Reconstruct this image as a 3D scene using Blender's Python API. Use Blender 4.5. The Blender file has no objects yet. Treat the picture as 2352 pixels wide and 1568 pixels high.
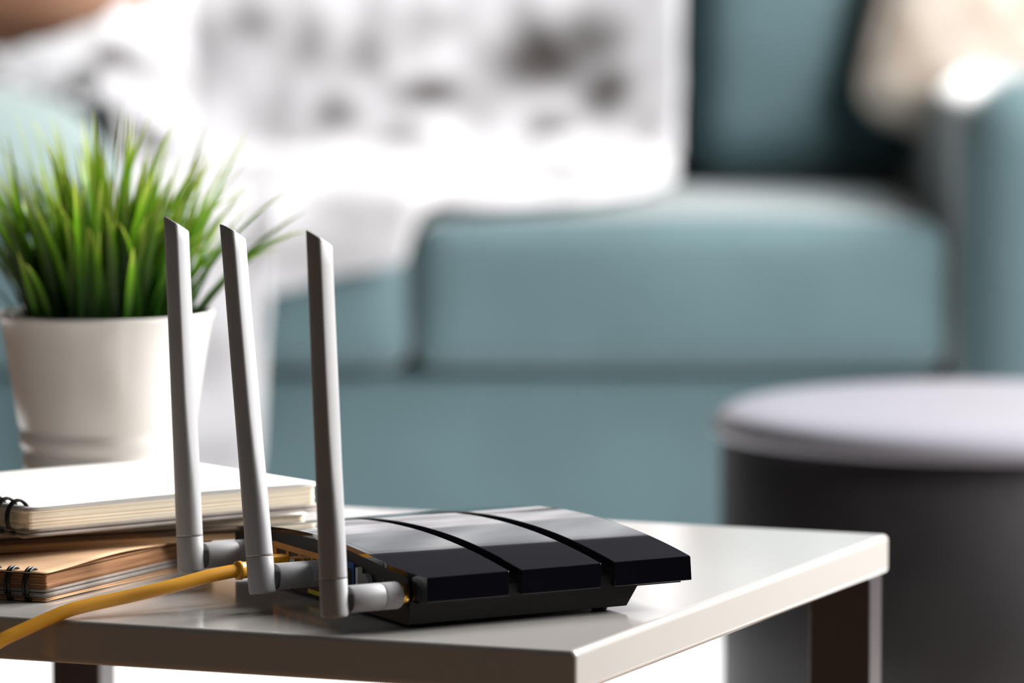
import bpy, bmesh, math, random
from mathutils import Vector, Matrix, noise
random.seed(7)
sc = bpy.context.scene
COL = sc.collection

# ------------------------------------------------------------------ camera
F_PX = 12210.0
PITCH = math.atan(1110.0 / F_PX)
CAM_Z = 0.8878
cam_d = bpy.data.cameras.new('camera')
cam = bpy.data.objects.new('camera', cam_d)
COL.objects.link(cam)
cam.location = (0, 0, CAM_Z)
cam.rotation_euler = (math.pi / 2 - PITCH, 0, 0)
cam_d.sensor_width = 36.0
cam_d.lens = F_PX / 2352.0 * 36.0
cam_d.clip_start = 0.05
cam_d.clip_end = 60
cam_d.dof.use_dof = True
cam_d.dof.focus_distance = 3.12
cam_d.dof.aperture_fstop = 5.2
sc.camera = cam

# ------------------------------------------------------------------ world and light
w = bpy.data.worlds.new('world')
sc.world = w
w.use_nodes = True
w.node_tree.nodes['Background'].inputs['Color'].default_value = (1.0, 0.97, 0.94, 1)
w.node_tree.nodes['Background'].inputs['Strength'].default_value = 0.06

def area(name, loc, target, sx, sy, power, color):
    l = bpy.data.lights.new(name, 'AREA')
    l.shape = 'RECTANGLE'
    l.size, l.size_y = sx, sy
    l.energy = power
    l.color = color
    o = bpy.data.objects.new(name, l)
    COL.objects.link(o)
    o.location = loc
    d = Vector(target) - Vector(loc)
    o.rotation_euler = d.to_track_quat('-Z', 'Y').to_euler()
    return o

# daylight entering through two unseen windows in the right wall
area('window_daylight', (1.93, 4.05, 1.65), (0.0, 4.05, 1.65), 1.5, 1.4, 205, (1.0, 0.985, 0.97))
area('window_daylight', (1.93, 5.85, 2.65), (0.0, 5.85, 2.65), 1.6, 1.8, 360, (1.0, 0.985, 0.97))  # light of the higher window, added to brighten the sofa seat

sc.view_settings.view_transform = 'Standard'
sc.view_settings.look = 'None'
sc.view_settings.gamma = 1.0
sc.view_settings.use_curve_mapping = False
sc.view_settings.exposure = 0.0

# ------------------------------------------------------------------ helpers
def tag(o, label=None, cat=None, group=None, kind=None):
    if label: o['label'] = label
    if cat: o['category'] = cat
    if group: o['group'] = group
    if kind: o['kind'] = kind
    return o

def empty(name, loc=(0, 0, 0), rz=0.0):
    o = bpy.data.objects.new(name, None)
    COL.objects.link(o)
    o.location = loc
    o.rotation_euler = (0, 0, rz)
    o.empty_display_size = 0.05
    return o

def link(name, me, mat=None, parent=None, smooth=False):
    o = bpy.data.objects.new(name, me)
    COL.objects.link(o)
    if mat and not me.materials: me.materials.append(mat)
    if parent: o.parent = parent
    if smooth:
        for p in me.polygons: p.use_smooth = True
    return o

def mesh(name, verts, faces, mat=None, parent=None, smooth=False):
    me = bpy.data.meshes.new(name)
    me.from_pydata([tuple(v) for v in verts], [], faces)
    me.update()
    bm = bmesh.new(); bm.from_mesh(me)
    bmesh.ops.recalc_face_normals(bm, faces=bm.faces)
    bm.to_mesh(me); bm.free()
    return link(name, me, mat, parent, smooth)

def bevel(o, width, seg=3, angle=35):
    m = o.modifiers.new('bevel', 'BEVEL')
    m.width = width; m.segments = seg
    m.limit_method = 'ANGLE'; m.angle_limit = math.radians(angle)
    for p in o.data.polygons: p.use_smooth = True
    m.harden_normals = True
    return o

class MB:
    def __init__(self): self.v = []; self.f = []
    def add(self, vs, fs):
        n = len(self.v)
        self.v += [tuple(x) for x in vs]
        self.f += [tuple(i + n for i in f) for f in fs]
        return self
    def box(self, x0, x1, y0, y1, z0, z1, fn=None):
        vs = [(x, y, z) for z in (z0, z1) for y in (y0, y1) for x in (x0, x1)]
        if fn: vs = [fn(*p) for p in vs]
        return self.add(vs, [(0, 2, 3, 1), (4, 5, 7, 6), (0, 1, 5, 4), (2, 6, 7, 3), (0, 4, 6, 2), (1, 3, 7, 5)])
    def prism(self, poly, z0, z1, fn=None):
        n = len(poly)
        vs = [(x, y, z0) for x, y in poly] + [(x, y, z1) for x, y in poly]
        if fn: vs = [fn(*p) for p in vs]
        fs = [tuple(range(n - 1, -1, -1)), tuple(range(n, 2 * n))]
        fs += [(i, (i + 1) % n, n + (i + 1) % n, n + i) for i in range(n)]
        return self.add(vs, fs)
    def loft(self, rings, cap=True, closed=True):
        n = len(rings[0]); vs = [p for r in rings for p in r]; fs = []
        for k in range(len(rings) - 1):
            for i in range(n if closed else n - 1):
                j = (i + 1) % n
                fs.append((k * n + i, k * n + j, (k + 1) * n + j, (k + 1) * n + i))
        if cap:
            fs.append(tuple(range(n - 1, -1, -1)))
            fs.append(tuple((len(rings) - 1) * n + i for i in range(n)))
        return self.add(vs, fs)
    def tube(self, pts, r, n=14, cap=True):
        pts = [Vector(p) for p in pts]; rings = []
        up = Vector((0, 0, 1))
        for i, p in enumerate(pts):
            t = (pts[min(i + 1, len(pts) - 1)] - pts[max(i - 1, 0)]).normalized()
            a = up - t * up.dot(t)
            if a.length < 1e-4: a = Vector((1, 0, 0)) - t * t.x
            a.normalize(); b = t.cross(a); up = a
            rr = r[i] if isinstance(r, (list, tuple)) else r
            rings.append([p + (a * math.cos(k * 2 * math.pi / n) + b * math.sin(k * 2 * math.pi / n)) * rr for k in range(n)])
        return self.loft(rings, cap)
    def lathe(self, prof, c=(0, 0, 0), axis='z', n=48):
        rings = []
        for r, h in prof:
            ring = []
            for k in range(n):
                a = k * 2 * math.pi / n
                if axis == 'z': ring.append((c[0] + r * math.cos(a), c[1] + r * math.sin(a), c[2] + h))
                else: ring.append((c[0] + h, c[1] + r * math.cos(a), c[2] + r * math.sin(a)))
            rings.append(ring)
        return self.loft(rings, cap=True)
    def build(self, name, mat, parent=None, smooth=False):
        return mesh(name, self.v, self.f, mat, parent, smooth)

def catmull(pts, k=10):
    P = [Vector(p) for p in pts]; out = []
    for i in range(len(P) - 1):
        a = P[max(i - 1, 0)]; b = P[i]; c = P[i + 1]; d = P[min(i + 2, len(P) - 1)]
        for j in range(k):
            t = j / k
            out.append(0.5 * ((2 * b) + (c - a) * t + (2 * a - 5 * b + 4 * c - d) * t * t + (3 * b - a - 3 * c + d) * t ** 3))
    out.append(P[-1]); return out

def puff(name, w_, d_, h_, r, bulge, mat, parent=None, n=14, wr=0.0, seed=0.0, loc=(0, 0, 0), rot=(0, 0, 0), pinch=0.0):
    """an upholstered cushion: a rounded box with swelling faces, centred on its own origin"""
    H = Vector((w_ / 2, d_ / 2, h_ / 2)); vs = {}; V = []; Fc = []
    def pt(c):
        key = tuple(round(x, 5) for x in c)
        if key in vs: return vs[key]
        p = [0, 0, 0]; dv = Vector((0, 0, 0)); inn = Vector((0, 0, 0))
        rr = min(r, min(H) * 0.98)
        for i in range(3):
            q = c[i] * H[i]
            inn[i] = max(-(H[i] - rr), min(H[i] - rr, q)); dv[i] = q - inn[i]
        if dv.length > 0: dv = dv.normalized() * rr
        p = inn + dv
        for i in range(3):
            a, b = (i + 1) % 3, (i + 2) % 3
            p[i] += c[i] * bulge[i] * (1 - c[a] ** 2) * (1 - c[b] ** 2)
        if pinch:
            k = (abs(c[0]) * abs(c[2])) ** 3 if d_ < min(w_, h_) else (abs(c[0]) * abs(c[1])) ** 3
            if d_ < min(w_, h_): p[1] *= 1 - pinch * k
            else: p[2] *= 1 - pinch * k
        if wr:
            nz = noise.noise(Vector((p[0] * 9 + seed, p[1] * 9, p[2] * 9)))
            p += p.normalized() * nz * wr
        vs[key] = len(V); V.append(p); return vs[key]
    for ax in range(3):
        for sgn in (-1, 1):
            a, b = (ax + 1) % 3, (ax + 2) % 3
            for i in range(n):
                for j in range(n):
                    q = []
                    for (di, dj) in ((0, 0), (1, 0), (1, 1), (0, 1)):
                        c = [0, 0, 0]; c[ax] = sgn
                        c[a] = -1 + 2 * (i + di) / n; c[b] = -1 + 2 * (j + dj) / n
                        # pull samples towards the edges so that the rounding is smooth
                        c[a] = math.sin(c[a] * math.pi / 2); c[b] = math.sin(c[b] * math.pi / 2)
                        q.append(pt(c))
                    Fc.append(q if sgn > 0 else q[::-1])
    o = mesh(name, V, Fc, mat, parent, True)
    o.location = loc; o.rotation_euler = rot
    return o

# ------------------------------------------------------------------ materials
def mat(name, color, rough=0.5, **kw):
    m = bpy.data.materials.new(name); m.use_nodes = True
    b = m.node_tree.nodes['Principled BSDF']
    b.inputs['Base Color'].default_value = (*color, 1)
    b.inputs['Roughness'].default_value = rough
    for k, v in kw.items():
        b.inputs[k.replace('_', ' ')].default_value = v
    return m

def noisy(m, c1, c2, scale=8.0, detail=4.0, bump=0.0, bscale=None, stretch=None):
    nt = m.node_tree; N = nt.nodes; L = nt.links; b = N['Principled BSDF']
    tc = N.new('ShaderNodeTexCoord'); src = tc.outputs['Object']
    if stretch:
        mp = N.new('ShaderNodeMapping'); mp.inputs['Scale'].default_value = stretch
        L.new(src, mp.inputs['Vector']); src = mp.outputs['Vector']
    n1 = N.new('ShaderNodeTexNoise'); n1.inputs['Scale'].default_value = scale; n1.inputs['Detail'].default_value = detail
    L.new(src, n1.inputs['Vector'])
    r = N.new('ShaderNodeValToRGB')
    r.color_ramp.elements[0].position = 0.35; r.color_ramp.elements[1].position = 0.65
    r.color_ramp.elements[0].color = (*c1, 1); r.color_ramp.elements[1].color = (*c2, 1)
    L.new(n1.outputs['Fac'], r.inputs['Fac']); L.new(r.outputs['Color'], b.inputs['Base Color'])
    if bump:
        n2 = N.new('ShaderNodeTexNoise'); n2.inputs['Scale'].default_value = bscale or scale * 6; n2.inputs['Detail'].default_value = 3
        L.new(src, n2.inputs['Vector'])
        bp = N.new('ShaderNodeBump'); bp.inputs['Strength'].default_value = bump; bp.inputs['Distance'].default_value = 0.002
        L.new(n2.outputs['Fac'], bp.inputs['Height']); L.new(bp.outputs['Normal'], b.inputs['Normal'])
    return m

M = {}
M['lacquer'] = noisy(mat('table_lacquer', (.52, .495, .467), 0.12, Coat_Weight=0.3, Coat_Roughness=0.06), (.51, .485, .457), (.53, .505, .477), 6)
M['leg'] = mat('leg_dark_paint', (.07, .064, .067), 0.28, Specular_IOR_Level=0.8)
M['gloss_black'] = mat('glossy_black_plastic', (.005, .005, .008), 0.035, Coat_Weight=0.5, Coat_Roughness=0.02)
M['matte_black'] = noisy(mat('matte_black_plastic', (.007, .007, .006), 0.5, Specular_IOR_Level=0.3), (.006, .006, .0055), (.008, .008, .007), 300, bump=.05)
M['dark'] = mat('recess_black', (.004, .004, .004), 0.6)
M['antenna'] = noisy(mat('antenna_grey_plastic', (.42, .42, .43), 0.45), (.41, .41, .42), (.43, .43, .44), 40, bump=.03, bscale=2500)
M['antenna_in'] = mat('hinge_grey_plastic', (.22, .22, .23), 0.5)
M['gold'] = mat('gold_thread', (.75, .42, .08), 0.3, Metallic=1.0)
M['orange'] = mat('orange_port_plastic', (.62, .25, .03), 0.45)
M['port_in'] = mat('port_inside', (.05, .012, .003), 0.5)
M['blue'] = mat('blue_port_plastic', (.01, .07, .25), 0.4)
M['white_pl'] = mat('switch_white', (.6, .64, .6), 0.4)
M['grey_btn'] = mat('button_grey', (.2, .2, .21), 0.4)
M['sticker'] = mat('yellow_sticker', (.55, .45, .01), 0.5)
M['cable'] = mat('yellow_cable', (.66, .30, .015), 0.38)
M['clear'] = mat('clear_plug', (.75, .55, .25), 0.08, Transmission_Weight=0.85, IOR=1.45)
M['contact'] = mat('latch_clear_tip', (.9, .85, .75), 0.15)
M['pot'] = mat('white_pot_glaze', (.90, .87, .835), 0.22, Coat_Weight=0.4, Coat_Roughness=0.1)
M['soil'] = noisy(mat('dark_soil', (.02, .015, .01), 0.95), (.012, .01, .006), (.035, .025, .015), 60)
M['teal'] = noisy(mat('teal_velour', (.067, .117, .129), 0.85, Sheen_Weight=1.0, Sheen_Roughness=0.3), (.062, .108, .119), (.073, .126, .139), 5, bump=.15, bscale=140)
M['mint'] = noisy(mat('mint_fabric', (.17, .225, .222), 0.9, Sheen_Weight=0.3), (.16, .215, .212), (.18, .235, .232), 7, bump=.2, bscale=120)
M['beige'] = noisy(mat('beige_plush', (.66, .56, .47), 0.95, Sheen_Weight=0.3), (.52, .42, .34), (.78, .68, .59), 22, 6, bump=.8, bscale=90)
M['brown'] = noisy(mat('brown_leather', (.22, .11, .06), 0.6), (.20, .09, .05), (.27, .15, .09), 9, bump=.2, bscale=80)
M['pouf_top'] = noisy(mat('pale_lilac_top', (.74, .73, .80), 0.35), (.22, .216, .252), (.24, .236, .272), 4)
M['pouf_side'] = noisy(mat('black_leatherette', (.017, .015, .017), 0.5), (.015, .013, .015), (.021, .019, .021), 14, bump=.1)
M['floor'] = noisy(mat('brown_wood_floor', (.15, .085, .045), 0.45), (.12, .066, .034), (.19, .11, .06), 3, 6, stretch=(7, .6, 1))
M['rug'] = noisy(mat('white_rug', (.85, .85, .86), 0.95), (.83, .83, .84), (.88, .88, .89), 25, bump=.6, bscale=160)
M['wall'] = noisy(mat('dark_wall_paint', (.008, .008, .011), 0.9), (.007, .007, .010), (.009, .009, .012), 3, bump=.1)
M['panel'] = noisy(mat('white_wainscot', (.42, .43, .45), 0.6), (.24, .25, .27), (.46, .47, .49), 3, 3, stretch=(4, 1, .5))  # pale streaks put in for the reflections on the router cover
M['frame'] = mat('window_frame_white', (.8, .8, .8), 0.4)
M['page_white'] = noisy(mat('white_page', (.88, .86, .82), 0.8), (.87, .85, .81), (.89, .87, .83), 12)
M['page_cream'] = noisy(mat('cream_pages', (.88, .77, .60), 0.85), (.84, .72, .54), (.92, .82, .66), 14, stretch=(1, 1, 60))
M['page_kraft'] = noisy(mat('kraft_pages', (.30, .14, .055), 0.9), (.22, .095, .036), (.37, .18, .075), 16, stretch=(1, 1, 50))
M['kraft'] = noisy(mat('kraft_cover', (.66, .41, .23), 0.85), (.63, .39, .215), (.70, .44, .25), 30)
M['page_tan'] = noisy(mat('tan_pages', (.58, .38, .20), 0.9), (.52, .33, .17), (.63, .42, .23), 14, stretch=(1, 1, 50))
M['board'] = noisy(mat('grey_board', (.30, .26, .235), 0.9), (.26, .225, .20), (.34, .30, .27), 40)
M['brown_board'] = noisy(mat('dark_brown_board', (.10, .06, .035), 0.8), (.085, .05, .03), (.12, .075, .045), 30)
M['wire'] = mat('black_wire', (.006, .006, .006), 0.4)

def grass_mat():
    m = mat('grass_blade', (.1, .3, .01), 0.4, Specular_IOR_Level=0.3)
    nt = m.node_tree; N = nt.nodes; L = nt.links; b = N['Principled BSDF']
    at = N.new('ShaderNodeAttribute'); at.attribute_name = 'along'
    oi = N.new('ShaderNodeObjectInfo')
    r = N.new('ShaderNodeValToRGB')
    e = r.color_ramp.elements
    e[0].position = 0.0; e[0].color = (.006, .026, .002, 1)  # root tone also holds the shade between blades, put into the colour
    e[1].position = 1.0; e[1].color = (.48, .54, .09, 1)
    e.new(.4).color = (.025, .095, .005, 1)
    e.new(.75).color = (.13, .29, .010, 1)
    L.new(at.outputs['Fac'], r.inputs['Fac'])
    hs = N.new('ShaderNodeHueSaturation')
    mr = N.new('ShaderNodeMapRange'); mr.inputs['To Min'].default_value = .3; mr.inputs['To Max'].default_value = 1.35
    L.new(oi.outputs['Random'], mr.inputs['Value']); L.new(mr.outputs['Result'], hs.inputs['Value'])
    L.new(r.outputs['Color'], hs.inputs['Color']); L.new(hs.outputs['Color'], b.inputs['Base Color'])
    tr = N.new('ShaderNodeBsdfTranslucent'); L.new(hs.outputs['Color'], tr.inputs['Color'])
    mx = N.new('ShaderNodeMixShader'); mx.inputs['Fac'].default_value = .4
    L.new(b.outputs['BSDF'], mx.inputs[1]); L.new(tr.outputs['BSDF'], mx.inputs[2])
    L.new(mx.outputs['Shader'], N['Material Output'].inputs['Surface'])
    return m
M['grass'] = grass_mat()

def blanket_mat():
    m = mat('printed_plaid', (.85, .84, .86), 0.95, Sheen_Weight=0.2)
    nt = m.node_tree; N = nt.nodes; L = nt.links; b = N['Principled BSDF']
    at = N.new('ShaderNodeAttribute'); at.attribute_name = 'print'
    tc = N.new('ShaderNodeTexCoord')
    n1 = N.new('ShaderNodeTexNoise'); n1.inputs['Scale'].default_value = 9; n1.inputs['Detail'].default_value = 3
    L.new(tc.outputs['Object'], n1.inputs['Vector'])
    r1 = N.new('ShaderNodeMapRange'); r1.inputs['From Min'].default_value = .5; r1.inputs['From Max'].default_value = .8
    r1.inputs['To Min'].default_value = 0; r1.inputs['To Max'].default_value = .35
    L.new(n1.outputs['Fac'], r1.inputs['Value'])
    ad = N.new('ShaderNodeMath'); ad.operation = 'ADD'; ad.use_clamp = True
    L.new(at.outputs['Fac'], ad.inputs[0]); L.new(r1.outputs['Result'], ad.inputs[1])
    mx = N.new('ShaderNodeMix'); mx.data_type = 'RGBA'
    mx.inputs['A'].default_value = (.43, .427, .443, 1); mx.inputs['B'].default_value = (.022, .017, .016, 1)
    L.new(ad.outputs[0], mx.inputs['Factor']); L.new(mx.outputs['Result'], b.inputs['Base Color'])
    return m
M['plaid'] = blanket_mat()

# ------------------------------------------------------------------ the room
def struct(o): o['kind'] = 'structure'; return o
struct(MB().box(-3.2, 1.95, -1.5, 7.9, -0.05, 0).build('floor', M['floor']))
struct(MB().box(-3.2, 2.1, 7.9, 8.0, -0.05, 3.8).build('wall_back', M['wall']))
struct(bevel(MB().box(-3.2, 1.95, 7.87, 7.9, 0, 1.76).box(-3.2, 1.95, 7.855, 7.9, 1.76, 1.80).build('trim_1', M['panel']), .004, 2))  # unseen pale panel, added for the router's glossy cover to reflect
wr = MB()
WIN = [(3.25, 4.85, 0.92, 2.38), (5.0, 6.7, 1.70, 3.60)]  # unseen openings; the second is added for light on the sofa seat
ys = [-1.5, 3.25, 4.85, 5.0, 6.7, 7.9]
for a, b_ in ((0, 1), (2, 3), (4, 5)): wr.box(1.95, 2.1, ys[a], ys[b_], -0.05, 3.8)
for (a, b_, z0, z1) in WIN: wr.box(1.95, 2.1, a, b_, -0.05, z0).box(1.95, 2.1, a, b_, z1, 3.8)
struct(wr.build('wall_right', M['wall']))
for n_, (a, b_, z0, z1) in enumerate(WIN):
    wf = MB().box(1.95, 2.05, a, a + .05, z0, z1).box(1.95, 2.05, b_ - .05, b_, z0, z1)
    wf.box(1.95, 2.05, a + .05, b_ - .05, z0, z0 + .05).box(1.95, 2.05, a + .05, b_ - .05, z1 - .05, z1)
    struct(bevel(wf.build('window_%d' % (n_ + 1), M['frame']), .004, 2))
rug = puff('rug', 3.0, 3.1, .014, .006, (0, 0, 0), M['rug'], None, 24, 0, 0, (-.1, 5.85, .0072))
tag(rug, 'plain white rug on the floor under the sofa and drum stool', 'rug')

# ------------------------------------------------------------------ the white side table
TZ = 0.45
N0 = Vector((0.0352, 2.92, 0)); TH = math.radians(67.7)
NRL, NLL = 0.555, 0.60
table = empty('side_table', N0, TH)        # local +x along the right edge, local +y along the front edge
tag(table, 'low square white lacquered side table with dark legs under the router', 'table')
top = MB().box(0, NRL, 0, NLL, TZ - .0255, TZ).build('table_top', M['lacquer'], table)
bevel(top, .0040, 5)
for (a, b_) in ((.006, .0), (NRL - .031, .0), (.006, NLL - .044), (NRL - .031, NLL - .044)):
    o = MB().box(a, a + .025, b_ + .003, b_ + .0445 if b_ == 0 else b_ + .041, 0, TZ - .0255).build('leg', M['leg'], table)
    bevel(o, .0015, 2)

# ------------------------------------------------------------------ the router
P1 = Vector((-.05972, 2.99876, TZ)); RT = math.radians(32.2); SK = .11
router = empty('wifi_router', P1, RT)      # local x: rear to front, local y: along the rear
tag(router, 'glossy black router with three grey antennas on the white table', 'router')
mm = .001
def sk(x, y, z): return ((x + SK * y) * mm, y * mm, z * mm)
def ztop(v): return 40.6 - 9.8 * ((v - 122) / 132.0) ** 2
VA, VB = -10.0, 266.0
NV = 28
def arched(mb, poly_fn, vs, z0):
    """solid whose footprint spans poly_fn(v) -> (u0,u1) and whose top follows the arch"""
    rings = []
    for v in vs:
        u0, u1 = poly_fn(v)
        zt = ztop(v)
        rings.append([sk(u0, v, z0), sk(u1, v, z0), sk(u1, v, zt), sk(u0, v, zt)])
    mb.loft(rings)
    return mb
vs_all = [VA + (VB - VA) * i / NV for i in range(NV + 1)]
def rear_edge(v):
    if v < 2.5: return 3 + (2.5 - v) / 12.5 * 5.5
    if v > 253.5: return 3 + (v - 253.5) / 12.5 * 5.5
    return 3.0
vs1 = sorted(set(vs_all + [2.5, 253.5]))
s1 = arched(MB(), lambda v: (rear_edge(v), 63.5), vs1, 16.5)
o = s1.build('cover_panel', M['gloss_black'], router); bevel(o, .00045, 2, 30)
def over(v): return max(.02, 4.0 * min(1.0, (v - 2.5) / 18.0, (253.5 - v) / 18.0))
lp = MB(); lp.loft([[sk(rear_edge(v) - over(v), v, ztop(v) - 3.0), sk(rear_edge(v) + .3, v, ztop(v) - 3.0), sk(rear_edge(v) + .3, v, ztop(v) - .02), sk(rear_edge(v) - over(v), v, ztop(v) - .02)] for v in vs1])
o = lp.build('cover_lip', M['gloss_black'], router); bevel(o, .0004, 2, 30)
for (u0, u1) in ((72.5, 126.5), (136.0, 189.0)):
    fl = 1.0 if u1 > 180 else 0.0
    rings = []
    for v in vs_all:
        zt = ztop(v); rings.append([sk(u0, v, 16.5), sk(u1 + fl, v, 16.5), sk(u1, v, zt), sk(u0, v, zt)])
    o = MB().loft(rings).build('cover_panel', M['gloss_black'], router); bevel(o, .00045, 2, 30)
core = MB()
rings = []
for v in [-5 + 266 * i / 20 for i in range(21)]:
    rings.append([sk(6, v, 15), sk(185, v, 15), sk(185, v, ztop(v) - 9), sk(6, v, ztop(v) - 9)])
core.loft(rings); core.build('inner_shell', M['dark'], router)
# base tray: narrower at the bottom
bs = MB()
bot = [(2, 2), (151, 2), (151, 250), (2, 250)]; topq = [(2, 1), (160, 1), (160, 252), (2, 252)]
bs.loft([[sk(*p, 2.7) for p in bot], [sk(*p, 16.8) for p in topq]])
o = bs.build('base_tray', M['matte_black'], router); bevel(o, .0006, 2)
rp = MB()
rings = []
for v in [2 + 250 * i / 16 for i in range(17)]:
    rings.append([sk(1.4, v, 2.9), sk(3.1, v, 2.9), sk(3.1, v, ztop(v) - 2.6), sk(1.4, v, ztop(v) - 2.6)])
rp.loft(rings); rear = rp.build('rear_panel', M['matte_black'], router)
for (u, v) in ((14, 14), (138, 14), (14, 236), (138, 236)):
    MB().lathe([(.004, 0), (.005, .0006), (.005, .003)], sk(u, v, 0), n=16).build('rubber_foot', M['dark'], router)
# port block: an orange frame around four openings
fx = lambda a, b, v0, v1, z0, z1, nm, m_, par: MB().box(a, b, v0, v1, z0, z1, fn=sk).build(nm, m_, par)
pb = MB()
pz0, pz1 = 10.0, 29.2
pv0, pv1 = 109.0, 192.0
holes = [(115.8, 130.5), (133.4, 148.0), (152.0, 166.6), (169.8, 184.4)]
holes = [(116.2, 133.2), (136.7, 151.4), (154.8, 168.8), (172.6, 187.0)]
hz0, hz1 = 13.0, 25.4
pb.box(.4, 2.4, pv0, pv1, hz1, pz1, sk).box(.4, 2.4, pv0, pv1, pz0, hz0, sk)
edges = [pv0] + [e for h in holes for e in h] + [pv1]
for i in range(0, len(edges), 2): pb.box(.4, 2.4, edges[i], edges[i + 1], hz0, hz1, sk)
port = pb.build('port_block', M['orange'], router); bevel(port, .0003, 2)
for (a, b_) in holes: fx(1.25, 1.5, a, b_, hz0, hz1, 'lan_port', M['port_in'], port)
wp = MB()
wa, wb, wz_0, wz_1 = 74.3, 92.0, 10.0, 29.5
wp.box(.3, 2.3, wa, wb, wz_0, 13, sk).box(.3, 2.3, wa, wb, 26, wz_1, sk).box(.3, 2.3, wa, wa + 2, 13, 26, sk).box(.3, 2.3, wb - 2, wb, 13, 26, sk)
wan = wp.build('wan_port', M['blue'], router); bevel(wan, .0003, 2)
fx(1.2, 1.5, wa + 2, wb - 2, 13, 26, 'port_opening', M['dark'], wan)
slot = fx(1.15, 1.5, 62.5, 69.6, 12, 29, 'switch_slot', M['dark'], router)
bevel(fx(-2.2, 1.3, 63.6, 66.6, 15, 28.4, 'power_switch', M['white_pl'], router), .0004, 2)
MB().lathe([(.0045, -.004), (.005, -.0034), (.005, .0012)], (sk(1.2, 55.0, 21.2)), axis='x', n=24).build('reset_button', M['grey_btn'], router, False)
fx(1.1, 1.5, 32.5, 44.0, 18, 25.9, 'usb_port', M['dark'], router)
fx(1.0, 1.5, 98, 141.5, 4.0, 6.4, 'sticker', M['sticker'], router)
# antennas: blade + foot + hinge + connector + knurled collar + gold thread
def antenna(v, zc, ua, tilt, tip):
    ct, st = math.cos(tilt), math.sin(tilt)
    def tf(p):                       # tilt about the connector axis (local x through v, zc)
        y, z = p[1], p[2]
        q = Vector((p[0], y * ct + z * st, -y * st + z * ct))
        return (q.x * mm + (ua + SK * v) * mm, q.y * mm + v * mm, q.z * mm + zc * mm)
    R0 = 7.75
    n = 40
    nang = math.radians(-34 - 32.2)     # the flattened side faces the window and the viewer
    caz = math.radians(8 - 32.2)        # direction in which the slanted tip falls
    def ring(h, R, flat, slant=0.0, inset=0.0):
        out = []
        for k in range(n):
            a = 2 * math.pi * k / n
            x, y = math.cos(a), math.sin(a)
            d = x * math.cos(nang) + y * math.sin(nang)
            lim = 1 - flat
            if d > lim:
                over = (d - lim) * .72
                x -= over * math.cos(nang); y -= over * math.sin(nang)
            x *= R - inset; y *= R - inset
            zz = h - slant * (x * math.cos(caz) + y * math.sin(caz) + R0)
            out.append(tf((x, y, zz)))
        return out
    zb, zseam, zt = -9.4, 12.5, tip
    hs = [(zseam, 7.95, 0), (zseam + 1.5, 7.95, 0), (30, 7.9, .03), (45, 7.85, .10), (60, 7.8, .18), (75, 7.75, .26), (95, 7.7, .33), (130, 7.65, .36), (165, 7.55, .38), (190, 7.5, .38)]
    rings = [ring(h, R, f) for h, R, f in hs]
    rings.append(ring(zt - .6, 7.5, .38, .66)); rings.append(ring(zt, 7.5, .38, .66, .25)); rings.append(ring(zt + .2, 7.5, .38, .66, .8))
    o = MB().loft(rings).build('antenna', M['antenna'], router, True)
    me = o.data
    # flat tip
    foot = [ring(zb + 1.8, 7.9, 0), ring(zb + .9, 7.75, 0), ring(zb + .2, 7.2, 0), ring(zb, 6.2, 0)]
    rings = [ring(zseam - .25, 7.85, 0), ring(zseam - .6, 8.0, 0), ring(zb + 2.2, 8.0, 0)] + foot
    ft = MB().loft(rings).build('antenna_foot', M['antenna'], o, True)
    c = (0, 0, 0)
    def lx(prof, nm, m_, nn=40, knurl=0.0):
        rr = []
        for (r, u) in prof:
            rg = []
            for k in range(nn):
                a = 2 * math.pi * k / nn
                q = r + (knurl if (k % 4 < 2) else 0)
                rg.append(((u + SK * v) * mm, v * mm + q * math.cos(a) * mm, zc * mm + q * math.sin(a) * mm))
            rr.append(rg)
        return MB().loft(rr).build(nm, m_, o, True)
    hb = MB().box((ua + SK * v + 3) * mm, (ua + SK * v + 14) * mm, (v - 3.0) * mm, (v + 3.0) * mm, (zc - 6.2) * mm, (zc + 3.4) * mm).build('hinge', M['antenna_in'], o)
    bevel(hb, .0006, 2)
    u1 = ua + 9.2
    e = lx([(5.6, u1 + 1.6), (7.1, u1 + 1.6), (7.1, u1), (7.6, u1), (7.85, u1 + .5), (7.85, u1 + 20.6), (7.4, u1 + 21.6), (6.9, u1 + 21.8)], 'connector', M['antenna'])
    bevel(e, .0002, 1)
    k = lx([(6.9, u1 + 21.4), (7.5, u1 + 21.8), (7.6, u1 + 23), (7.6, u1 + 31.6), (6.9, u1 + 33), (5.6, u1 + 33.2)], 'knurled_collar', M['antenna'], 144, .28)
    for p in k.data.polygons: p.use_smooth = False
    lx([(4.6, u1 + 33), (6.1, u1 + 33), (6.3, u1 + 33.5), (6.3, u1 + 36.5), (5.8, u1 + 37.2)], 'thread', M['gold'])
    return o
antenna(6.5, 19.8, -45, math.radians(4.2), 210.0)
antenna(110, 20.0, -45, math.radians(9.0), 208.0)
antenna(215, 20.0, -46, math.radians(4.3), 205.0)

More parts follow.
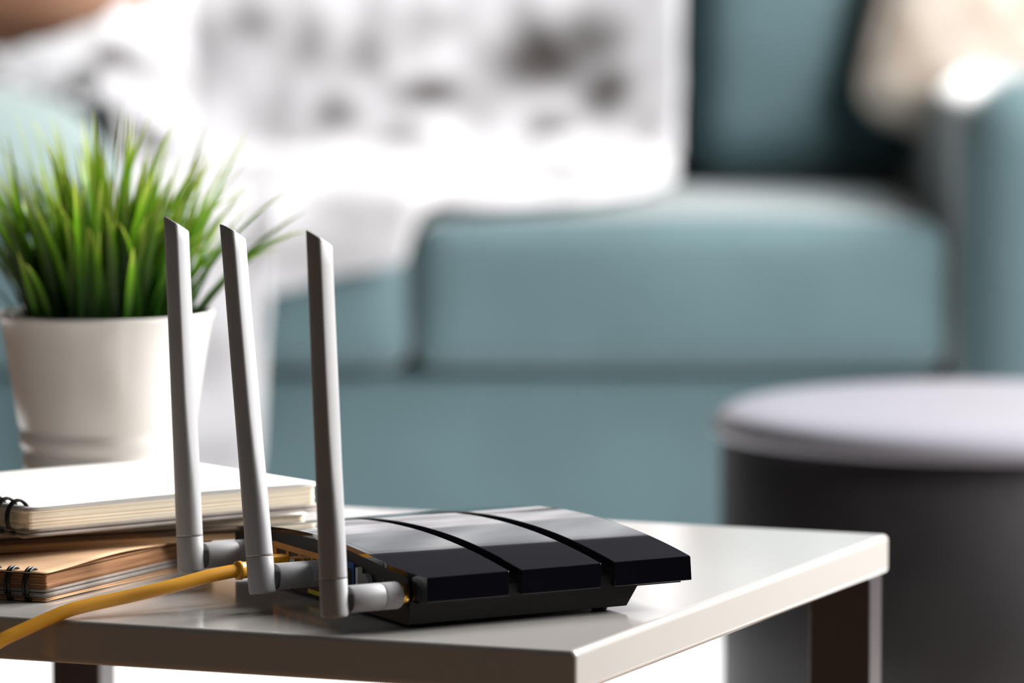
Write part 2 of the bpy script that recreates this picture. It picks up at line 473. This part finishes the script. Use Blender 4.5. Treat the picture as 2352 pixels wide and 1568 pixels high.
# ------------------------------------------------------------------ yellow network cable
def rl(u, v, z):                       # router millimetres to world
    x, y = (u + SK * v) * mm, v * mm
    c, s = math.cos(RT), math.sin(RT)
    return Vector((P1.x + x * c - y * s, P1.y + x * s + y * c, TZ + z * mm))
cb = empty('network_cable', rl(-20, 143, 0)); O = cb.location.copy()
tag(cb, 'yellow network cable plugged into the router, hanging over the table edge', 'cable')
pv, pz = 144.0, 24.2
def cbox(u0, u1, v0, v1, z0, z1, nm, m_, par=None, bv=.0004):
    b = MB().box(u0, u1, v0, v1, z0, z1, fn=lambda x, y, z: rl(x, y, z) - O)
    return bevel(b.build(nm, m_, par or cb), bv, 2)
cbox(-29, -12.5, pv - 5.2, pv + 5.2, pz - 6.2, pz + 3.4, 'plug_body', M['cable'], bv=.001)
cbox(-12.6, 1.2, pv - 5.0, pv + 5.0, pz - 3.9, pz + 1.1, 'clear_plug', M['clear'])
cbox(-11.5, -5.5, pv - 4.3, pv + 4.3, pz - 3.0, pz + .6, 'plug_core', M['cable'])
cbox(-12.5, -9.4, pv - 5.6, pv - 5.0, pz - 2.6, pz + 1.0, 'plug_tab', M['contact'], bv=.0002)
def ctube(pts, r, nm, m_, n=20):
    return MB().tube([Vector(p) - O for p in pts], r, n).build(nm, m_, cb, True)
bz = pz - 4.0
ctube([rl(-46.5, pv, bz), rl(-46, pv, bz), rl(-43.4, pv, bz), rl(-43, pv, bz), rl(-30, pv, bz), rl(-28, pv, bz)], [.0044, .0056, .0056, .0050, .0046, .0042], 'strain_relief', M['cable'])
path = [rl(-40, pv, bz), rl(-46.5, pv, bz)] + [Vector(p) for p in ((-.1778, 3.0939, .4684), (-.1974, 3.0811, .4646), (-.2218, 3.0652, .4607), (-.2459, 3.0494, .4573), (-.2578, 3.0416, .4548), (-.2690, 3.0342, .4508), (-.2815, 3.0260, .4460), (-.2931, 3.0185, .4412), (-.3060, 3.0100, .4330), (-.3180, 3.0020, .4180), (-.3270, 2.9970, .3900), (-.3340, 2.9940, .3300))]
ctube(catmull(path, 10), .0040, 'cord', M['cable'])

# ------------------------------------------------------------------ notebooks
def rounded(wx, wy, r, n=5):
    pts = []
    for (cx, cy, a0) in ((r, r, 180), (wx - r, r, 270), (wx - r, wy - r, 0), (r, wy - r, 90)):
        for i in range(n + 1):
            a = math.radians(a0 + 90 * i / n); pts.append((cx + r * math.cos(a), cy + r * math.sin(a)))
    return pts
def stack_pages(nb, wx, wy, z0, z1, nsheet, m_, r=.002, jit=.0006, nm='page_block'):
    mb = MB(); dz = (z1 - z0) / nsheet
    for i in range(nsheet):
        ax, ay = random.uniform(0, jit), random.uniform(0, jit)
        poly = [(x + ax, y + ay) for x, y in rounded(wx - jit, wy - jit, r)]
        mb.prism(poly, z0 + i * dz, z0 + (i + 1) * dz - dz * random.choice((.04, .04, .25)))
    return mb.build(nm, m_, nb)
def sheet(nb, wx, wy, z0, th, m_, nm, r=.002, lift=None, nx=16, ny=12, x0=0, y0=0):
    """a sheet or board; lift(x,y) raises it locally"""
    V = []; Fc = []
    for s in (0, 1):
        for j in range(ny + 1):
            for i in range(nx + 1):
                x, y = x0 + wx * i / nx, y0 + wy * j / ny
                V.append((x, y, z0 + s * th + (lift(x, y) if lift else 0)))
    S = (nx + 1) * (ny + 1); g = lambda i, j: j * (nx + 1) + i
    for j in range(ny):
        for i in range(nx):
            q = (g(i, j), g(i + 1, j), g(i + 1, j + 1), g(i, j + 1))
            Fc.append(q[::-1]); Fc.append(tuple(k + S for k in q))
    per = [g(i, 0) for i in range(nx + 1)] + [g(nx, j) for j in range(1, ny + 1)] + [g(i, ny) for i in range(nx - 1, -1, -1)] + [g(0, j) for j in range(ny - 1, 0, -1)]
    for a, b_ in zip(per, per[1:] + per[:1]): Fc.append((a, b_, b_ + S, a + S))
    return mesh(nm, V, Fc, m_, nb, True)
def wire_ring(nb, y, zc, r, squash=1.0, x=0.0):
    pts = []
    for k in range(26):
        a = math.radians(-35 + 345 * k / 25)      # open loop through the punched hole
        pts.append((x + .004 - r * .75 * math.cos(a) - .001, y, zc + r * squash * math.sin(a)))
    return pts
def rings(nb, ys, zc, r, wr=.00055, squash=1.0, x=0.0):
    proto = None
    for y in ys:
        if proto is None:
            mb = MB()
            mb.tube([(p[0], p[1] - y - .0012, p[2]) for p in wire_ring(nb, y, zc, r, squash, x)], wr, 8)
            mb.tube([(p[0], p[1] - y + .0012, p[2]) for p in wire_ring(nb, y, zc, r, squash, x)], wr, 8)
            proto = mb.build('binding_ring', M['wire'], nb, True); proto.location = (0, y, 0)
        else:
            c = proto.copy(); COL.objects.link(c); c.parent = nb; c.location = (0, y, 0)

# bottom: kraft notebook. local +x along the right-hand edge, local +y along the spine
nb = empty('kraft_notebook', (-.2745, 3.1115, TZ), math.radians(64))
tag(nb, 'brown kraft spiral notebook at the bottom of the notebook stack', 'notebook')
sheet(nb, .205, .148, .0002, .0006, M['kraft'], 'back_cover', lift=lambda x, y: .0008 * math.exp(-y / .03) * math.exp(-((x - .03) / .05) ** 2))
sheet(nb, .204, .147, .0016, .0006, M['kraft'], 'loose_sheet', x0=.001, y0=.001)
sheet(nb, .204, .146, .0028, .0026, M['board'], 'grey_board', x0=.0005, y0=.001)
sheet(nb, .203, .146, .0060, .0016, M['board'], 'grey_board', x0=.0010, y0=.0008)
p = stack_pages(nb, .203, .146,   .0078, .0162, 16, M['page_kraft'], .0015, .0008); p.location = (.001, .001, 0)
sheet(nb, .203, .146, .0165, .0003, M['page_kraft'], 'loose_sheet', x0=.0006, y0=.0004, lift=lambda x, y: .0006 * math.exp(-y / .05))
def cover_lift(x, y):
    k = math.exp(-((x - .085) / .055) ** 2) * math.exp(-y / .045)
    return .0026 * k
sheet(nb, .2075, .1495, .0174, .0004, M['kraft'], 'front_cover', x0=-.003, y0=-.001, lift=cover_lift, nx=30, ny=16)
rings(nb, [.0125 + .0125 * i for i in range(11)], .0098, .0098, .0010, 1.0)

# middle: tan notebook with a dark brown cover
nb = empty('tan_notebook', (-.329, 3.1800, TZ + .0191), math.radians(25.5))
tag(nb, 'tan paged notebook with dark brown cover, just above the kraft one', 'notebook')
stack_pages(nb, .215, .150, 0, .0050, 8, M['page_tan'], .003, .0008)
sheet(nb, .217, .152, .0051, .0030, M['brown_board'], 'front_cover', x0=-.001, y0=-.001)
# cream notebook under the top one
nb = empty('cream_notebook', (-.333, 3.1830, TZ + .0273), math.radians(25.5))
tag(nb, 'thin cream notebook lying directly under the white topmost notebook', 'notebook')
stack_pages(nb, .228, .150, 0, .0046, 8, M['page_cream'], .005, .0008)
sheet(nb, .228, .150, .0047, .0003, M['page_white'], 'top_page')
# top: open spiral notebook with white page and grey boards
nb = empty('spiral_notebook', (-.2925, 3.160, TZ + .0322), math.radians(38))
tag(nb, 'white paged spiral notebook with grey boards on top of the stack', 'notebook')
sheet(nb, .220, .166, 0, .0021, M['board'], 'grey_board', x0=-.0005, y0=-.0005)
sheet(nb, .219, .166, .0026, .0021, M['board'], 'grey_board')
stack_pages(nb, .218, .165, .0049, .0158, 16, M['page_cream'], .006, .0007)
for i in range(3):
    sheet(nb, .218, .165, .0160 + i * .0006, .00025, M['page_white'], 'page', lift=lambda x, y, i=i: .0006 * i * math.exp(-((x - .12) / .09) ** 2), y0=.0003 * i)
rings(nb, [.0105 + .0125 * i for i in range(12)], .0112, .0106, .0009, 1.0)

# ------------------------------------------------------------------ potted grass
PC = Vector((-.2745, 3.578, TZ))
pot = empty('potted_grass', PC)
tag(pot, 'artificial green grass in a white ribbed pot behind the notebooks', 'plant')
prof = [(.0, .0), (.050, .0), (.0535, .002), (.0545, .006), (.0556, .018), (.0548, .0205), (.0548, .0225), (.0566, .026), (.0574, .036), (.0566, .0385), (.0566, .0405), (.0584, .044), (.0590, .050), (.0583, .0523), (.0583, .0543), (.0600, .058),
        (.0640, .085), (.0690, .115), (.0715, .1275), (.0727, .1302), (.0732, .1318), (.0727, .1332), (.0715, .1334), (.0703, .1322), (.0690, .120), (.0650, .098), (.001, .098)]
o = MB().lathe(prof, n=72).build('pot', M['pot'], pot, True)
V = []; Fc = []
mb = MB().lathe([(.0655, .100), (.0655, .104), (.05, .107), (.02, .109), (.001, .110)], n=32)
mb.build('soil', M['soil'], pot, True)
def blade_mesh(L, bend, wd, twist):
    n = 9; V = []; Fc = []; al = []
    x = z = 0.0; a = 0.0
    for i in range(n + 1):
        t = i / n
        ww = wd * (0.75 + .9 * t - .9 * t * t) * (1 - t ** 5) ** 1.0
        if i == n: ww = wd * .05
        tw = twist * t
        c, s = math.cos(tw), math.sin(tw)
        fold = .22 * ww
        ca, sa = math.cos(a), math.sin(a)
        for (yy, f) in ((-ww / 2, fold), (0, 0), (ww / 2, fold)):
            # local frame: tangent (sa,0,ca), normal (-ca,0,sa) , binormal y
            nx_, yy2 = f * c - yy * s, yy * c + f * s
            V.append((x - nx_ * ca, yy2, z + nx_ * sa)); al.append(t)
        x += math.sin(a) * L / n; z += math.cos(a) * L / n
        a += bend / n * (0.4 + 1.2 * t)
    for i in range(n):
        for k in (0, 1):
            q = i * 3 + k; Fc.append((q, q + 1, q + 4, q + 3))
    me = bpy.data.meshes.new('blade'); me.from_pydata(V, [], Fc); me.update()
    at = me.attributes.new('along', 'FLOAT', 'POINT')
    for i, t in enumerate(al): at.data[i].value = t
    me.materials.append(M['grass'])
    for p in me.polygons: p.use_smooth = True
    return me
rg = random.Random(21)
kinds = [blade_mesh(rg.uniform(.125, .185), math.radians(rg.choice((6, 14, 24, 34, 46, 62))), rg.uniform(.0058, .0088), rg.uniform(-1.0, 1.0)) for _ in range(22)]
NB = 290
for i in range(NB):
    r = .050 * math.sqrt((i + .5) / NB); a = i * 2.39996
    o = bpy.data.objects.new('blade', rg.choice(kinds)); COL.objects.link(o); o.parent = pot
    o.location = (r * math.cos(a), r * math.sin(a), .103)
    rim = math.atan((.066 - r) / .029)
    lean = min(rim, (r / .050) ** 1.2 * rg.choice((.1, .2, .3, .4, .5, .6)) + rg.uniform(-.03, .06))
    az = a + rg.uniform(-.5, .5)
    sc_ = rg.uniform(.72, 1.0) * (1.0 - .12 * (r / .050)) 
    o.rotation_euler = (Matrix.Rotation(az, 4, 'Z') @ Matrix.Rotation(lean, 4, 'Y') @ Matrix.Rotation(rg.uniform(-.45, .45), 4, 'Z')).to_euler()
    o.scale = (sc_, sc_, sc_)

# ------------------------------------------------------------------ sofa
SY = 6.10
sofa = empty('sofa', (0, SY, .0142))
tag(sofa, 'teal velour sofa with square seat cushions behind the table', 'sofa')
def part(nm, w_, d_, h_, c, r, bl, wr_=0.0, rot=(0, 0, 0), seed=0, m_='teal', n=16):
    return puff(nm, w_, d_, h_, r, bl, M[m_], sofa, n, wr_, seed, (c[0], c[1], c[2] - .0142), rot)
XL, XR = -.735, .512
part('base', XR - XL + .02, .78, .235, ((XL + XR) / 2, .425, .180), .02, (0, .004, 0))
part('seat_cushion', .503 + .113, .70, .172, ((.503 - .113) / 2, .345, .386), .032, (.004, .010, .012), .004, seed=2)
part('seat_cushion', -.118 - XL - .004, .70, .172, ((-.118 + XL + .004) / 2, .345, .386), .032, (.004, .010, .012), .004, seed=5)
part('backrest', XR - XL + .3, .20, .80, ((XL + XR) / 2, .93, .46), .05, (0, .0, 0))
part('back_cushion', .512 - .226, .17, .44, ((.512 + .226) / 2, .725, .70), .045, (.01, .035, .01), .004, rot=(math.radians(-11), 0, 0), seed=8)
part('back_cushion', .205 - XL, .17, .44, ((.205 + XL) / 2, .735, .70), .045, (.01, .035, .01), .004, rot=(math.radians(-6), 0, 0), seed=11)
for (x0, x1) in ((XR, XR + .20), (XL - .20, XL)):
    part('arm', x1 - x0, 1.0, .58, ((x0 + x1) / 2, .44, .345), .075, (.006, .008, .004))
for (x, y) in ((XL - .12, .05), (XR + .12, .05), (XL - .12, .9), (XR + .12, .9)):
    MB().lathe([(.016, 0), (.022, .062)], (x, y, 0), n=16).build('leg', M['leg'], sofa, True)

# beige plush pillow leaning into the right corner
pl = puff('beige_pillow', .40, .10, .40, .045, (.01, .04, .01), M['beige'], None, 18, .004, 3, (.668, 6.625, .708), (math.radians(-12), math.radians(15), math.radians(-12)), pinch=.5)
tag(pl, 'beige plush pillow leaning in the right corner of the sofa', 'pillow')
pl = puff('mint_pillow', .34, .36, .10, .045, (.01, .01, .045), M['mint'], None, 16, .004, 9, (-.655, 6.30, .530), (math.radians(5), math.radians(3), math.radians(12)), pinch=.5)
tag(pl, 'pale mint pillow lying on the sofa seat behind the grass', 'pillow')
pl = puff('brown_cushion', .36, .11, .34, .045, (.01, .04, .01), M['brown'], None, 14, .003, 14, (-.62, 6.605, .82), (math.radians(-10), math.radians(8), 0), pinch=.5)
tag(pl, 'brown leather cushion peeping above the plaid at the top left', 'cushion')

# white printed plaid thrown over the backrest and seat
prof = [(6.715, .98), (6.690, .80), (6.668, .62), (6.650, .54), (6.632, .508), (6.60, .497), (6.50, .495), (6.30, .493), (6.16, .488), (6.11, .482), (6.083, .462), (6.072, .43), (6.066, .30), (6.062, .06)]
PP = catmull([(0, y, z) for y, z in prof], 8)
S = [0.0]
for a, b_ in zip(PP, PP[1:]): S.append(S[-1] + (b_ - a).length)
def at_s(s):
    s = max(0, min(S[-1] - 1e-6, s))
    for i in range(len(S) - 1):
        if S[i + 1] >= s:
            t = (s - S[i]) / (S[i + 1] - S[i]); p = PP[i].lerp(PP[i + 1], t)
            d = (PP[i + 1] - PP[i]).normalized(); return p, Vector((0, d.z, -d.y))
    return PP[-1], Vector((0, -1, 0))
def s_of(test):
    for p, s in zip(PP, S):
        if test(p): return s
    return S[-1]
def lerp_tab(tab, x):
    if x <= tab[0][0]: return tab[0][1]
    for (a, va), (b_, vb) in zip(tab, tab[1:]):
        if x <= b_: return va + (vb - va) * (x - a) / (b_ - a)
    return tab[-1][1]
s_back = s_of(lambda p: p.y < 6.64 and p.z < .53)
s_front = s_of(lambda p: p.y < 6.085)
top_tab = [(-.66, s_of(lambda p: p.z < .635)), (-.60, s_of(lambda p: p.z < .645)), (-.50, s_of(lambda p: p.z < .672)), (-.44, s_of(lambda p: p.z < .75)), (-.35, 0), (.3, 0)]
sG = s_of(lambda p: p.z < .51); sA = s_of(lambda p: p.z < .12); sB = s_of(lambda p: p.z < .405); sC = s_of(lambda p: p.z < .425)
sD = s_of(lambda p: p.y < 6.14); sE = s_of(lambda p: p.y < 6.30); sF = s_of(lambda p: p.y < 6.56)
end_tab = [(-.66, sG), (-.475, sG), (-.463, sA), (-.325, sA), (-.295, sA - .02), (-.28, sB), (-.20, sB - .01), (-.12, sC), (-.09, sD), (.0, sD), (.09, s_of(lambda p: p.y < 6.19)), (.15, s_of(lambda p: p.y < 6.26)), (.19, s_of(lambda p: p.y < 6.42)), (.21, sF)]
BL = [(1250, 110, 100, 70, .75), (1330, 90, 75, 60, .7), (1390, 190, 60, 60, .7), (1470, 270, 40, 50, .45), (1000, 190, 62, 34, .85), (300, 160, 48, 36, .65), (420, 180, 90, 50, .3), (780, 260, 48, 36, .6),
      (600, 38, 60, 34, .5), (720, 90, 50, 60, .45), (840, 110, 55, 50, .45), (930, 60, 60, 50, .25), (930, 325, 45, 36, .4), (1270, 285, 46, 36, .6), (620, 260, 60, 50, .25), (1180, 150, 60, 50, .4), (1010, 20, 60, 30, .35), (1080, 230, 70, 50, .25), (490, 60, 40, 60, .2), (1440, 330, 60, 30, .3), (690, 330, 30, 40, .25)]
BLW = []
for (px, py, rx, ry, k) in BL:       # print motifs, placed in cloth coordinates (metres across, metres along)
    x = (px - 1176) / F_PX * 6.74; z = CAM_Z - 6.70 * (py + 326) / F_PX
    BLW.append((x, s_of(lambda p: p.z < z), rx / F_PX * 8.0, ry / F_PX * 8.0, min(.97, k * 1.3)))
BLW += [(-.305, s_of(lambda p: p.y < 6.25), .035, .06, .5), (-.15, s_of(lambda p: p.y < 6.10), .07, .035, .5), (-.22, s_of(lambda p: p.z < .44), .09, .03, .35),  # front-edge blobs paint the hanging edge's shading; the others are print motifs
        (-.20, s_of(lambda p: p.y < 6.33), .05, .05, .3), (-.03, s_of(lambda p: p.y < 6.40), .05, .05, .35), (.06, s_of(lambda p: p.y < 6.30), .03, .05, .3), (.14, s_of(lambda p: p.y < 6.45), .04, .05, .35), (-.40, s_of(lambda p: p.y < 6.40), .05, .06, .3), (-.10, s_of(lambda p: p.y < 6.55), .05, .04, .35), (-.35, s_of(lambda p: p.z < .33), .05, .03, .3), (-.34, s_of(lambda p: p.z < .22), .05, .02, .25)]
NX, NS = 110, 130
V = []; Fc = []; pr = []
for j in range(NS + 1):
    for i in range(NX + 1):
        x = -.66 + (.205 + .66) * i / NX
        s0, s1_ = lerp_tab(top_tab, x), lerp_tab(end_tab, x)
        s0 += .02 * noise.noise(Vector((x * 9, 3.1, 0))); s1_ += .02 * noise.noise(Vector((x * 11, 7.7, 0)))
        s = s0 + (s1_ - s0) * j / NS
        p, nrm = at_s(s)
        # folds: long ridges running down the cloth plus crumples
        q = Vector((x * 7 + .8 * noise.noise(Vector((x * 4, s * 4, 9))), s * 3.2, 1.7))
        f = .5 + .5 * noise.noise(q)
        f2 = .5 + .5 * noise.noise(Vector((x * 19, s * 15, 5.2)))
        heap = math.exp(-((x - .09) / .10) ** 2 - ((s - s_back - .12) / .13) ** 2) * .035
        h = .006 + .036 * f * f + .012 * f2 + heap
        if s < s_back: h += .17 * max(0.0, min(1.0, (-.40 - x) / .10))
        if s > s_front: h = .006 + (h - .006) * .6
        h = .005 + (h - .005) * min(1.0, (1 - j / NS) / .12)     # the hem lies down
        pos = p + nrm * h
        V.append((x + .012 * noise.noise(Vector((s * 6, x * 3, 2))), pos.y, pos.z))
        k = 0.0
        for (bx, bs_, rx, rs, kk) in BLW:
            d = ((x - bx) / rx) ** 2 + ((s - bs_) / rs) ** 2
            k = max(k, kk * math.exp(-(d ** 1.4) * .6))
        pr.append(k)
for j in range(NS):
    for i in range(NX):
        a = j * (NX + 1) + i; Fc.append((a, a + 1, a + NX + 2, a + NX + 1))
me = bpy.data.meshes.new('plaid'); me.from_pydata(V, [], Fc); me.update()
at_ = me.attributes.new('print', 'FLOAT', 'POINT')  # printed motifs plus the shading painted along the seat's front edge
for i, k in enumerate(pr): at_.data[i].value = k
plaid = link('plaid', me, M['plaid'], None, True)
sm = plaid.modifiers.new('thickness', 'SOLIDIFY'); sm.thickness = .006; sm.offset = 1
tag(plaid, 'white plaid with grey brown print thrown over the teal sofa', 'blanket')

# ------------------------------------------------------------------ black drum stool with a pale top
st = empty('drum_stool', (.445, 4.80, .0142))
tag(st, 'round black drum stool with pale lilac top right of the table', 'stool')
R = .262
MB().lathe([(R - .012, 0), (R - .006, .004), (R - .006, .352), (R - .016, .356)], n=72).build('drum_body', M['pouf_side'], st, True)
MB().lathe([(R - .014, .3535), (R - .001, .3545), (R + .002, .358), (R + .001, .365), (R - .006, .373), (R - .020, .3785), (R - .05, .381), (R - .12, .382), (.001, .382)], n=72).build('padded_top', M['pouf_top'], st, True)
